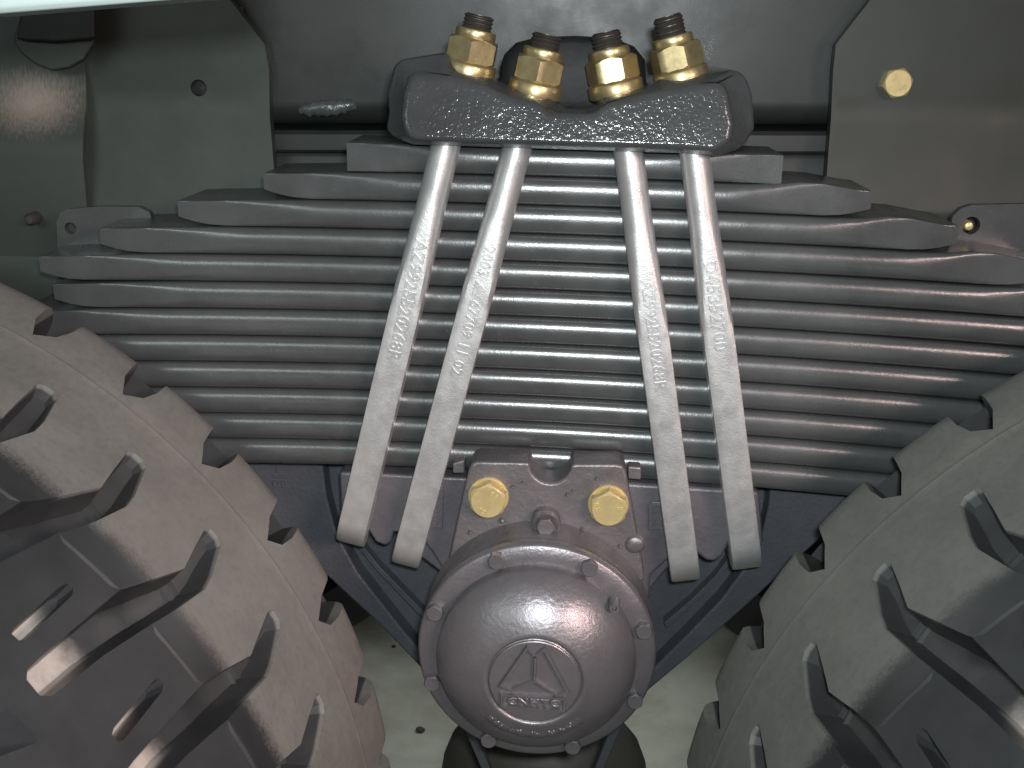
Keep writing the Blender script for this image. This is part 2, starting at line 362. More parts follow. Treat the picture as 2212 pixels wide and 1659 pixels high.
# white body edge across the top left corner, much nearer to the camera
e0, e1 = (-324.5,-420,1372.5), (-167.8,-420,1386.0)
bm = bmesh.new(); rings = []
for q in (e0, e1):
    rings.append([(q[0], -420, q[2]+3), (q[0], -417, q[2]), (q[0], -380, q[2]), (q[0], -377, q[2]+3), (q[0], -377, q[2]+120), (q[0], -420, q[2]+120)])
loft(bm, rings)
tag(finish('body_sill', bm, M['white'], bevel=1.5), 'white lower edge of the truck body crossing the upper left corner', 'body panel')

# ------------------------------------------------------------------ leaf spring
spring = empty('leaf_spring', (-10, 45, 950), 'stack of twelve dark grey spring leaves behind four silver rods, shortest leaf on top', 'leaf spring')
XC = -5
def leaf_z(i, x):                                  # underside of leaf i
    zb = 1365-121.0-26.5*i
    b = -.0115-.00133*(i-1); c = -2.6e-5-.5e-5*(i-1)
    return zb+b*(x-XC)+c*(x-XC)**2
ends = [(-209, 188), (-288, 270), (-371, 351), (-449, 432), (-511, 500), (-500, 565), (-540, 620), (-660, 650), (-690, 680), (-700, 690), (-705, 695), (-705, 695)]
for i, (xa, xb) in enumerate(ends):
    bm = bmesh.new(); rings = []
    st = []
    for k in range(9): st.append(xa+[0, 3, 8, 16, 28, 44, 64, 90, 120][k])
    nmid = 28
    for k in range(1, nmid): st.append(xa+120+(xb-xa-240)*k/nmid)
    for k in range(9): st.append(xb-[120, 90, 64, 44, 28, 16, 8, 3, 0][k])
    T = 26.2
    for x in st:
        da = x-xa; db_ = xb-x; d = min(da, db_)
        z0 = leaf_z(i, x)
        left = da < db_
        lift = 0 if d > 46 or i == 0 else 8.5*(1-d/46)**2.2          # lower corner of the tip is rounded up
        thin = 0 if d > 120 or i == 0 else (3.0 if left else 1.5)*(1-d/120)**1.5
        lip = 0
        if not left and i in (1, 2, 3, 4) and d < 110: lip = 5.0*sin(pi*min(1, d/110))**2
        zt = z0+T-thin+lip; zl = z0+lift
        cut = interp([(0, -1.5), (20, -2.8), (60, -3.4), (118, -9.1)], d)
        if i == 0: cut = interp([(0, -1.2), (40, -2.8), (95, -9.1)], d)
        ring = []
        for a in range(-90, 91, 10):
            zz = (zl+zt)/2+(zt-zl)/2*.985*math.copysign(abs(sin(R(a)))**.92, a)
            y = -9.0*max(0, cos(R(a)))**.95
            y = max(y, cut)
            ring.append((x, y, zz))
        h = (zt-zl)/2
        ring += [(x, 6, zt), (x, 84, zt), (x, 90, zt-4), (x, 90, zl+4), (x, 84, zl), (x, 6, zl)]
        rings.append(ring)
    loft(bm, rings)
    o = finish('leaf', bm, M['leaf'], spring, angle=34)
    if i == 0: o['label'] = 'short top leaf with flat machined ends'
    if i in (1, 2, 3, 4): o['label'] = 'leaf with forged flattened tips showing'

# ------------------------------------------------------------------ U-bolts (silver rods), their threads and nuts
top_pts = [(-116.2,-16,1270.2), (-51.9,-16,1269.8), (48.4,-16,1267.6), (107.3,-16,1266.6)]
bot_pts = [(-214.4,-16,877.4), (-158.7,-16,855.5), (123.8,-16,850.3), (183.3,-16,866.6)]
rod_txt = [('AZ9925520268R', (-154.1,-30,1131.6), 16.5), ('2003 \u25b2 67709 11 02', (-91.2,-30,1122.7), 14.3), ('AZ9925520268R', (77.7,-30,1104.0), 14.9), ('D45352700', (131.0,-30,1133.0), 17.5)]
rod_lab = ['first silver U-bolt from the left, part number beginning AZ on its flat front',
           'second silver U-bolt from the left, marked 2003 on its flat front',
           'third silver U-bolt from the left, a part number reading down its flat front',
           'rightmost silver U-bolt, its marking ending in 700']
nut_lab = ['yellow nut on the leftmost U-bolt, highest of the left pair', 'yellow nut on the second U-bolt from the left, sunk lower in the clamp plate',
           'yellow nut on the third U-bolt from the left, with one bright facet', 'yellow nut on the rightmost U-bolt, with the brightest facet']
def plane_axis(a, b): return (Vector(b)-Vector(a)).normalized()
for k in range(4):
    A, B = Vector(top_pts[k]), Vector(bot_pts[k])
    up = (A-B).normalized(); nrm = up.cross(Vector((0, 1, 0))).normalized()     # sideways axis of the section
    if nrm.x < 0: nrm = -nrm
    ub = empty('u_bolt', (B.x, B.y, B.z), rod_lab[k], 'U-bolt', 'silver U-bolts round the spring pack')
    rad0 = 13.5; bend = 19
    path = []                                        # (point, tangent, squareness)
    Ltot = (A-B).length
    nst = 30
    for j in range(nst+1):
        t = j/nst; s = -30+(Ltot+30-bend-6)*t; s = s
        path.append((A-up*s, -up, min(1, max(0, (s-(48 if k in (0, 1) else 60))/110))))
    base = A-up*(Ltot-bend-6)
    for j in range(1, 9):
        th = R(90*j/8); path.append((base-up*bend*sin(th)+Vector((0, 1, 0))*bend*(1-cos(th)), (-up*cos(th)+Vector((0, 1, 0))*sin(th)), 1))
    q = path[-1][0]
    path.append((q+Vector((0, 80, 0)), Vector((0, 1, 0)), 1))
    q = path[-1][0]
    for j in range(1, 9):
        th = R(90*j/8); path.append((q+Vector((0, 1, 0))*bend*sin(th)+up*bend*(1-cos(th)), Vector((0, 1, 0))*cos(th)+up*sin(th), 1))
    q = path[-1][0]; path.append((q+up*(Ltot-60), up, 0)); path.append((q+up*(Ltot+40), up, 0))
    bm = bmesh.new(); rings = []; n = 40
    for pt, tg, sq in path:
        fr = nrm.cross(tg).normalized()              # front axis (towards the viewer on the front leg)
        a = 13.5+1.2*min(1, sq*1.3); rr = rad0+sq*6.2
        ring = []
        for i in range(n):
            ph = 2*pi*i/n+pi/4; r_ = min(a/max(abs(cos(ph)), abs(sin(ph))), rr)
            ring.append(tuple(pt+nrm*(r_*cos(ph))+fr*(r_*sin(ph))))
        rings.append(ring)
    loft(bm, rings); finish('rod', bm, M['rod'], ub, angle=28)
    # threaded end
    bm = bmesh.new(); rings = []
    s0 = 26
    for j in range(0, 45):
        d = 40+j*1.0+{0: 0, 1: 0, 2: 0, 3: 0}[k]; rr = 12.6-(1.1 if (j//2) % 2 else 0)
        if j > 42: rr = 10
        pt = A+up*d
        rings.append([tuple(pt+nrm*rr*cos(2*pi*i/28)+Vector((0, 1, 0)).cross(nrm).cross(nrm)*0+up.cross(nrm)*rr*sin(2*pi*i/28)) for i in range(28)])
    # nut position along the axis
    seat = Vector([(-96.2,-16,1333.6), (-37.0,-16,1317.9), (35.5,-16,1319.5), (92.0,-16,1331.0)][k]); top_end = Vector([(-85.8,-16,1383.8), (-26.7,-16,1368.5), (23.8,-16,1371.4), (76.2,-16,1385.0)][k])
    ax = (top_end-seat).normalized(); side = ax.cross(Vector((0, 1, 0))).normalized(); fwd = side.cross(ax)
    bm.free(); bm = bmesh.new(); rings = []
    Lr = (top_end-seat).length
    m_ = 72
    for j in range(m_+1):
        d = 10+(Lr-10)*j/m_; rr = 13.3-1.5*abs(((d/3.4) % 1)*2-1)
        if j >= m_-1: rr = 10.8
        pt = seat+ax*d
        rings.append([tuple(pt+side*rr*cos(2*pi*i/28)+fwd*rr*sin(2*pi*i/28)) for i in range(28)])
    loft(bm, rings); finish('thread', bm, M['thread'], ub, angle=20)
    # raised lettering down the flat front
    txt, at, sz = rod_txt[k]
    s = (A-Vector(at)).dot(up); pos = A-up*s; front = nrm.cross(-up).normalized()
    if front.y > 0: front = -front
    pos = pos+front*(14.7+.1)
    letters('lettering', txt, sz, .8, M['rod'], frame3(pos, -up, nrm), ub, 1.04)
    # nut
    nb = empty('nut', tuple(seat), nut_lab[k], 'nut', 'yellow nuts on the U-bolts')
    Mx = Matrix((side, fwd, ax)).transposed().to_4x4(); Mx.translation = seat
    def turned(prof, seg=48):
        b_ = bmesh.new(); rings = [[(r*cos(2*pi*i/seg), r*sin(2*pi*i/seg), z) for i in range(seg)] for r, z in prof]
        vs = loft(b_, rings, cap=False); b_.faces.new(vs[0][::-1]); b_.faces.new(vs[-1]); b_.transform(Mx); return b_
    finish('flange', turned([(21.5, -3), (23.8, -1.5), (24.2, 0), (24.2, 8.5), (23.2, 10), (20, 11.5)]), M['zinc'], nb, 40)
    b_ = bmesh.new(); rot = [30, 28, 5, 13][k]; n = 48; r = 23.6; h0, h1 = 10, 31
    def hr(an): an = (an-R(rot)) % (pi/3); return r*cos(pi/6)/cos(an-pi/6)
    rin = r*cos(pi/6)
    rg = []
    for z, m in ((h0, 'lo'), (h0+1.2, 'lo2'), (h1, 'hi'), (h1+1, 'top')):
        ring = []
        for i in range(n):
            an = 2*pi*i/n; q = hr(an); dz = (q-rin)*.9
            rr = {'lo': rin*.98, 'lo2': q, 'hi': q, 'top': rin*.95}[m]; zz = {'lo': h0, 'lo2': h0+dz, 'hi': h1-dz, 'top': h1+.2}[m]
            ring.append((rr*cos(an), rr*sin(an), zz))
        rg.append(ring)
    loft(b_, rg); b_.transform(Mx); finish('hex_body', b_, M['zinc'], nb, 25)
    finish('collar', turned([(17.4, 30.5), (17.8, 31), (17.8, 37), (17.2, 38.5), (13, 39)]), M['zinc'], nb, 40)

# ------------------------------------------------------------------ clamp plate on top of the pack and a dark block imitating the shade behind its nuts
out_b = [(-163.9,-34,1302.1), (-165.2,-34,1317.9), (-159.1,-34,1340.6), (-152.5,-34,1346.1), (-112.6,-34,1352.8), (-104.6,-34,1338.3), (-74.4,-34,1331.0), (-58.2,-34,1324.3), (-21.8,-34,1314.7), (-11.5,-34,1305.5),
         (13.8,-34,1305.9), (22.2,-34,1317.8), (57.8,-34,1325.3), (71.3,-34,1332.4), (108.6,-34,1337.6), (135.8,-34,1341.8), (144.9,-34,1335.9), (151.5,-34,1321.0), (155.8,-34,1291.9), (146.2,-34,1276.7), (125.9,-34,1268.4), (94.8,-34,1270.6), (-143.4,-34,1273.8), (-160.2,-34,1279.5), (-167.1,-34,1286.6)]
out_f = [(-150.6,-62,1300.2), (-148.7,-62,1319.4), (-144.5,-62,1333.1), (-139.0,-62,1337.3), (-111.5,-62,1335.9), (-94.6,-62,1332.4), (-77.0,-62,1326.6), (-57.3,-62,1318.6), (-32.9,-62,1313.7), (-22.5,-62,1305.1),
         (15.1,-62,1304.9), (26.4,-62,1314.6), (54.5,-62,1321.9), (71.7,-62,1325.5), (96.8,-62,1330.8), (117.4,-62,1333.3), (123.6,-62,1332.0), (128.4,-62,1323.8), (134.1,-62,1297.4), (132.4,-62,1283.6), (119.4,-62,1274.5), (91.9,-62,1276.0), (-135.8,-62,1278.7), (-145.3,-62,1282.5), (-148.4,-62,1290.2)]
cb = Vector(out_b[0]); 
bm = bmesh.new()
rings = [[(p[0], -60+(p[2]-1275)*.22, p[2]) for p in out_f]]
rings.insert(0, [((p[0]-20)*.985+20, -66+(p[2]-1275)*.22, (p[2]-1296)*.90+1296) for p in out_f])
rings.append([(p[0], -34, p[2]) for p in out_b]); rings.append([(p[0], 120, p[2]) for p in out_b])
loft(bm, rings)
cp = finish('clamp_plate', bm, M['cast'], angle=50, bevel=5, seg=3)
tag(cp, 'rough black cast clamp plate lying across the spring under four yellow nuts', 'clamp plate')
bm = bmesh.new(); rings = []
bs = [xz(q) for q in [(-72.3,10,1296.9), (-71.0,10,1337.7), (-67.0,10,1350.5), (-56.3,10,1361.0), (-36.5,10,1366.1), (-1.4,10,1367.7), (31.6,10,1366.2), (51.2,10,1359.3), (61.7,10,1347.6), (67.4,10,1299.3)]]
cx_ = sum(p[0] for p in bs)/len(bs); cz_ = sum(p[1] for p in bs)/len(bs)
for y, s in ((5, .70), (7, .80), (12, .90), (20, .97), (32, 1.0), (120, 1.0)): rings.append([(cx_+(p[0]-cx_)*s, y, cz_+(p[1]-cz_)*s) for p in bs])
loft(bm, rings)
tag(finish('shade_block', bm, M['rubber'], angle=70), 'black block standing in for the shade behind the two middle nuts', 'shade block')

# ------------------------------------------------------------------ saddle casting under the spring
sad = empty('spring_saddle', (-20, 20, 850), 'grey cast saddle under the spring, lobes between the U-bolt ends', 'saddle')
Y0 = -6
lo = [(-225.4,-6,947.9), (-87.4,-6,945.9), (-86.9,-6,814.6), (-119.3,-6,839.6), (-132.0,-6,862.6), (-142.8,-6,877.6), (-157.8,-6,884.7), (-172.0,-6,884.2), (-174.1,-6,872.8), (-180.9,-6,868.4), (-190.3,-6,872.1), (-196.7,-6,883.2), (-202.1,-6,894.3), (-213.3,-6,897.9), (-221.6,-6,892.5), (-225.2,-6,897.5)]
ro = [(50.3,-6,947.0), (191.2,-6,942.3), (200.1,-6,887.8), (197.9,-6,880.6), (192.2,-6,883.4), (182.3,-6,893.2), (166.3,-6,886.4), (160.9,-6,870.9), (152.6,-6,863.9), (143.8,-6,865.1), (134.5,-6,872.9), (122.5,-6,880.6), (111.5,-6,869.9), (89.6,-6,845.8), (89.2,-6,806.4), (56.1,-6,804.9)]
for o_ in (lo, ro):
    bm = bmesh.new(); prism(bm, [xz(p) for p in o_], -6, 90); finish('flank', bm, M['saddle'], sad, bevel=5, seg=3)
ca = [(1.8,10,693.8), (-123.1,10,831.3), (-148.6,10,851.5), (-197.6,10,922.2), (176.6,10,926.1), (107.1,10,846.3)]
bm = bmesh.new(); prism(bm, [xz(p) for p in ca], 8, 80); finish('core', bm, M['saddle'], sad, bevel=4)
# embossed panels and marks
def plaque(poly, y, th): 
    bm = bmesh.new(); prism(bm, [xz(p) for p in poly], y-th, y+2); return finish('raised_panel', bm, M['saddle'], sad, bevel=1.2)
fr = lambda o, ang: frame3(o, (cos(R(ang)), 0, sin(R(ang))), (-sin(R(ang)), 0, cos(R(ang))))
plaque([(-145.1,-8,939.2), (-124.2,-8,941.4), (-120.5,-8,937.6), (-120.6,-8,922.6), (-121.7,-8,890.7), (-145.7,-8,891.3)], -6, 1.6)
letters('cast_number', '742 8', 17, .8, M['saddle'], fr((-130.0,-8,914.2), -100), sad)
plaque([(86.7,-8,927.9), (114.9,-8,929.0), (116.6,-8,898.5), (84.5,-8,897.3), (83.3,-8,922.8)], -6, 1.4)
letters('cast_number', '05', 13.5, .7, M['saddle'], fr((94.4,-8,919.2), -4), sad); letters('cast_number', 'A5', 13.5, .7, M['saddle'], fr((96.9,-8,906.8), -4), sad)

# ------------------------------------------------------------------ hub housing, cover, bolts
HX, HZ = -22.0, 808.2
hs = empty('hub_housing', (HX, -40, 700), 'grey cast hub housing with a notched top, under the middle of the spring', 'housing')
hp = [xz(q) for q in [(-92.1,-45,970.2), (-89.4,-45,976.4), (-84.1,-45,979.4), (-36.5,-45,980.2)]]
nc = xz((-14.0,-45,979.1)); nr = 19.5
hp += [(nc[0]+nr*cos(R(a)), nc[1]+nr*sin(R(a))) for a in range(180, 361, 15)]
hp += [xz(q) for q in [(9.6,-45,979.9), (47.6,-45,981.3), (54.7,-45,980.1), (57.6,-45,973.6), (80.9,-45,862.9)]]
ra = 105.5
hp += [(HX+ra*cos(R(a)), HZ+ra*sin(R(a))) for a in range(24, -205, -8)]
hp += [xz((-112.9,-45,867.3))]
bm = bmesh.new(); prism(bm, hp, -45, -6); finish('body', bm, M['housing'], hs, bevel=6, seg=4)
# raised shoulder ring round the cover
bm = bmesh.new(); lathe(bm, [(100, -40), (112.5, -44.5), (111, -50), (109.5, -57), (109, -62), (109, -81), (107, -85), (100, -85)], HX, HZ, 120); finish('shoulder_ring', bm, M['housing'], hs, 50)
# lug with its bolt
lg = [xz(q) for q in [(-31.9,-57,898.7), (-31.0,-57,922.1), (-29.3,-57,928.9), (-25.5,-57,934.3), (-17.6,-57,937.0), (-9.6,-57,934.9), (-5.1,-57,929.8), (-3.2,-57,923.2), (-0.8,-57,900.0)]]
bm = bmesh.new(); prism(bm, lg, -57, -40); finish('lug', bm, M['housing'], hs, bevel=3, seg=3)
bosses = [(3.1,-47,949.7), (8.2,-47,953.7), (-49.3,-47,955.4), (55.5,-47,897.5), (-90.0,-47,906.4), (18.3,-47,914.6), (-39.6,-47,960.5), (30.7,-47,966.9), (69.6,-48,899.5), (-59.0,-48,919.8), (-58.7,-48,895.3)]
for q, r_ in zip(bosses, (1.8, 1.4, 1.5, 2.0, 1.8, 1.4, 1.3, 1.5, 9, 3, 3)):
    bm = bmesh.new(); lathe(bm, [(r_*.3, -49.5), (r_*.8, -48.5), (r_, -46.5), (r_*1.15, -43)], q[0], q[2], 20); bmesh.ops.holes_fill(bm, edges=bm.edges[:], sides=30); finish('boss', bm, M['housing'], hs, 60)
lb = xz((-16.8,-60,923.0)); bolt('lug_bolt', lb, 9.2, -57, 7, 'small painted bolt in the lug above the hub cover', 'bolt', None, M['housing'], 12.5, 5)
b1 = xz((-72.6,-48,944.4)); b2 = xz((42.2,-48,940.6))
bolt('housing_bolt', b1, 18.8, -45, 13, 'large yellow bolt on the hub housing, left of the notch', 'bolt', 'yellow bolts on the hub housing', M['brass'], 19.5, 25, (('8.8', 6, 7, -40, 7), ('OL', -5, -9, 155, 6)))
bolt('housing_bolt', b2, 18.8, -45, 13, 'large yellow bolt on the hub housing, right of the notch', 'bolt', 'yellow bolts on the hub housing', M['brass'], 19.5, 28, (('8.8', -11, 3, 105, 7), ('8', 10, 2, -75, 7)))
# wedge blocks each side of the housing top
for q in ([(-109.9,-20,967.4), (-98.1,-20,971.7), (-98.1,-20,957.1), (-109.9,-20,956.7)], [(60.5,-20,970.5), (73.5,-20,970.0), (74.2,-20,956.5), (61.1,-20,957.0)]):
    bm = bmesh.new(); prism(bm, [xz(p) for p in q], -22, 30); finish('stop_block', bm, M['housing'], hs, bevel=2)
# centre pad under the leaves, seen in the notch
bm = bmesh.new(); prism(bm, [(HX-60, 915), (HX+70, 915), (HX+70, 948), (HX-60, 948)], -8, 80); finish('pad', bm, M['leaf'], hs, bevel=2)

cover = empty('hub_cover', (HX, -110, 700), 'domed grey hub cover with a round emblem, bolted below the spring', 'hub cover')
RO = 113.2
bm = bmesh.new(); lathe(bm, [(60, -84), (RO-1, -84), (RO, -86), (RO, -97), (RO-3, -100), (RO*.83, -100), (60, -100)], HX, HZ, 128); finish('flange', bm, M['cover'], cover, 50)
rd = 41.5; yd = -149.0
prof = [(RO*.87, -99), (RO*.825, -99)]
for i in range(26):
    r_ = RO*.825-(RO*.825-(rd+4.5))*(i/25)**1.25
    prof.append((r_, -98-57.5*(1-(r_/98.5)**2.2)**.6))
ye = prof[-1][1]
bm = bmesh.new(); lathe(bm, prof+[(rd+3.2, ye+.2), (rd+2.0, ye+1.2), (rd+1.0, yd+2.6)], HX, HZ, 128); finish('dome', bm, M['cover'], cover, 60)
bm = bmesh.new(); lathe(bm, [(rd+1.2, yd+3), (rd+.1, yd+2.2), (rd-.2, yd+.5), (rd-1.0, yd), (.5, yd)], HX, HZ, 96, cap1=True); finish('emblem_disc', bm, M['cover'], cover, 25)
# emblem: in crop coordinates of the disc (816,712), 718 px = disc radius horizontally, 617 vertically
EA = R(-.8)
def em(x, y):
    u = (x-817)/718*rd; v = -(y-712)/617*rd*1.0
    return (HX+u*cos(EA)-v*sin(EA), HZ+u*sin(EA)+v*cos(EA))
def strip(pts, w, y, h, closed=False):
    """raised ridge along a polyline, mitred at the corners"""
    bm = bmesh.new(); pts = [Vector(p) for p in pts]; n = len(pts); rings = []
    for i in range(n):
        a_ = pts[i-1] if (closed or i > 0) else None; c_ = pts[(i+1) % n] if (closed or i < n-1) else None
        d1 = (pts[i]-a_).normalized() if a_ is not None else (c_-pts[i]).normalized(); d2 = (c_-pts[i]).normalized() if c_ is not None else d1
        n1 = Vector((-d1.y, d1.x)); n2 = Vector((-d2.y, d2.x)); m_ = n1+n2
        m_ = m_.normalized()/max(.45, m_.length/2)
        rings.append([(pts[i].x+m_.x*w*k, yy, pts[i].y+m_.y*w*k) for k, yy in ((-.5, y+.4), (-.26, y-h), (.26, y-h), (.5, y+.4))])
    if closed: rings.append(rings[0])
    loft(bm, rings, cap=not closed, closed=True)
    return bm
E_ = [em(*p) for p in [(690,170),(820,290),(950,180),(1345,810),(1180,870),(820,665),(460,830),(290,770)]]
finish('emblem', strip(E_, 3.6, yd, 4.2, True), M['cover'], cover, 30)
finish('emblem_stem', strip([em(818,290), em(815,660)], 3.4, yd, 4.2), M['cover'], cover, 30)
finish('name_frame', strip([em(*p) for p in [(310,915),(1300,925),(1300,1110),(315,1095)]], 3.0, yd, 3.6, True), M['cover'], cover, 30)
c_ = em(812, 1015)
letters('name_lettering', 'CNHTC', 10.0, 1.8, M['cover'], frame3((c_[0], yd-.6, c_[1]), (cos(EA)*1.0, 0, sin(EA)), (-sin(EA), 0, cos(EA))) @ Matrix.Diagonal((1.28, 1.0, 1.0, 1.0)), cover, 1.1)
# worn raised mark round the lower dome (no readable characters left)
bm = bmesh.new()
for i in range(40):
    a_ = R(226+88*i/39); rr = 60+random.uniform(-.6, .6); h = random.uniform(.6, 1.8); w = random.uniform(1.4, 2.6); l_ = random.uniform(3, 6)
    c0 = Vector((HX+rr*cos(a_), 0, HZ+rr*sin(a_))); rdv = Vector((cos(a_), 0, sin(a_))); tg = Vector((-sin(a_), 0, cos(a_)))
    def ydome(r):
        best = prof[-1][1]
        for (ra_, ya_), (rb_, yb_) in zip(prof, prof[1:]):
            if rb_ <= r <= ra_: return ya_+(yb_-ya_)*(ra_-r)/(ra_-rb_+1e-9)
        return best
    ring = lambda s, dy: [tuple(c0+tg*(w*s*cos(2*pi*j/8))+rdv*(l_*s*sin(2*pi*j/8))+Vector((0, ydome(rr+l_*s*sin(2*pi*j/8))+dy, 0))) for j in range(8)]
    loft(bm, [ring(1.15, 1), ring(1, -h*.5), ring(.6, -h)])
finish('worn_mark', bm, M['cover'], cover, 60)
# plug in the dome
pg = xz((48.3,-121,873.4)); bm = bmesh.new(); lathe(bm, [(2.2, -122), (2.6, -127), (4.4, -127), (5, -125), (5.4, -112)], pg[0], pg[1], 24, cap0=True); finish('plug', bm, M['cover'], cover, 40)
cl = ['upper left of the pair above the emblem', 'upper right of the pair above the emblem', 'left side, upper of two', 'right side, upper of two beside the plug', 'left side, lower of two', 'right side, lower of two', 'bottom left, at the lower rim', 'bottom right, at the lower rim']
for i, (zx, zy) in enumerate([(870,575),(1285,600),(575,820),(1555,870),(575,1160),(1525,1205),(850,1415),(1235,1430)]):
    ang = math.atan2(-(zy-1009)/515, (zx-1059)/566)
    c0 = (HX+RO*.923*cos(ang), HZ+RO*.923*sin(ang))
    bolt('cover_bolt', c0, 8.4, -100, 7.5, 'hub cover bolt, '+cl[i], 'bolt', 'bolts round the hub cover', M['cover'], None, 17*i)

# ------------------------------------------------------------------ support bracket behind the saddle
br = empty('support_bracket', (HX, 60, 600), 'slate blue cast bracket fanning out in two curved arms behind the hub cover', 'bracket')
yb = 62
bm = bmesh.new()
prism(bm, [xz(q) for q in [(-262.6,70,948.0), (210.7,70,964.3), (215.7,70,842.6), (119.8,70,696.6), (-13.5,70,642.2), (-158.7,70,692.1), (-244.0,70,829.5)]], 74, 130)
finish('web', bm, M['bracket'], br, bevel=3)
def band(pa, pb_, y0, y1, nm, bv=3):
    bm = bmesh.new(); n = len(pa)
    ra_ = [xz(p) for p in pa]; rb_ = [xz(p) for p in pb_]
    prism(bm, ra_+rb_[::-1], y0, y1); return finish(nm, bm, M['bracket'], br, bevel=bv)
band([(-351.5,50,952.4), (-334.7,50,900.4), (-311.9,50,858.2), (-275.6,50,822.9), (-235.8,50,782.7), (-196.4,50,743.0), (-155.9,50,695.6), (-132.8,50,667.2)],
     [(-255.8,50,955.7), (-254.4,50,927.6), (-252.1,50,896.5), (-245.3,50,863.5), (-238.4,50,843.7), (-221.3,50,808.5), (-175.8,50,743.9), (-127.5,50,679.3)], 50, 110, 'arm')
band([(300.0,50,974.8), (298.3,50,923.8), (294.1,50,895.1), (250.4,50,846.7), (199.3,50,787.2), (139.2,50,719.6), (103.8,50,681.9), (84.4,50,660.3)],
     [(210.7,50,971.7), (212.3,50,905.0), (206.5,50,857.2), (192.2,50,829.7), (170.8,50,792.6), (137.4,50,748.6), (97.8,50,699.1), (78.8,50,671.8)], 50, 110, 'arm')
band([(-127.6,50,667.5), (-105.2,50,616.4), (-86.5,50,566.9), (-66.3,50,504.4)], [(-114.6,50,668.1), (-94.1,50,616.9), (-75.9,50,567.5), (-55.5,50,505.0)], 50, 62, 'strut', 2)
band([(91.2,50,678.3), (71.0,50,625.6), (54.8,50,574.7), (35.4,50,510.3)], [(78.5,50,677.7), (59.1,50,625.0), (44.3,50,574.1), (24.7,50,509.7)], 50, 62, 'strut', 2)
band([(-225.0,60,836.1), (-203.3,60,807.0), (-154.0,60,751.3), (-128.5,60,720.1)], [(-219.8,60,839.7), (-199.2,60,811.7), (-149.9,60,757.2), (-123.3,60,726.2)], 60, 80, 'rib', 1)
band([(116.1,60,750.4), (144.4,60,781.0), (170.1,60,812.7), (184.9,60,840.7)], [(112.7,60,756.5), (141.1,60,786.5), (166.3,60,818.1), (180.7,60,844.9)], 60, 80, 'rib', 1)
letters('cast_number', '-15', 17, .9, M['bracket'], fr((-303.2,49,916.8), -95), br)
# round casting low behind the hub
bm = bmesh.new(); rings = []
q0 = (-17.0,190,439.1)
prof2 = [(8, 0), (55, -3), (90, -13), (113, -28), (130, -50), (141, -80), (147, -120), (150, -180), (152, -300)]
seg = 72
bm = bmesh.new(); vs = loft(bm, [[(q0[0]+r*cos(2*pi*i/seg), 300+r*.62*sin(2*pi*i/seg), q0[2]+44+z) for i in range(seg)] for r, z in prof2], cap=False); bm.faces.new(vs[0])
tag(finish('round_casting', bm, M['axle'], angle=50), 'dark round casting low behind the hub cover, cut by the bottom of the photo', 'casting')

# ------------------------------------------------------------------ tyres
NP = 41; PITCH = 360.0/NP
def prof_r(d):                                    # radius at distance d in front of the spring plane
    return interp([(-60, 480), (-30, 512), (0, 548), (20, 580), (34, 600), (44, 607), (56, 609), (90, 607), (116, 604), (118.5, 603.7), (121, 603.95), (123.5, 603.3), (167, 600), (230, 599), (290, 600), (325.5, 605.8), (327.5, 607.3), (329.5, 607.3), (331.5, 605.8), (380, 601), (440, 596.5), (468, 594.5), (474, 593.5), (540, 592), (575, 586), (600, 566), (620, 520), (626, 470)], d)
def shrink(poly, k):
    c = sum((Vector(p) for p in poly), Vector((0, 0)))/len(poly)
    n = len(poly); out = []
    for i in range(n):
        a_, b_, c2 = Vector(poly[i-1]), Vector(poly[i]), Vector(poly[(i+1) % n])
        d1 = (b_-a_).normalized(); d2 = (c2-b_).normalized(); n1 = Vector((-d1.y, d1.x)); n2 = Vector((-d2.y, d2.x))
        bis = n1+n2
        s = k/max(.35, bis.length*bis.length/2) if bis.length > 1e-6 else k
        out.append(b_+bis*s*.5*2/2 if False else b_+bis.normalized()*min(k*1.6, k/max(.5, bis.length/2)))
    return out
RAD = 600.0
def th2u(t): return R(t)*RAD                       # mm along the circumference
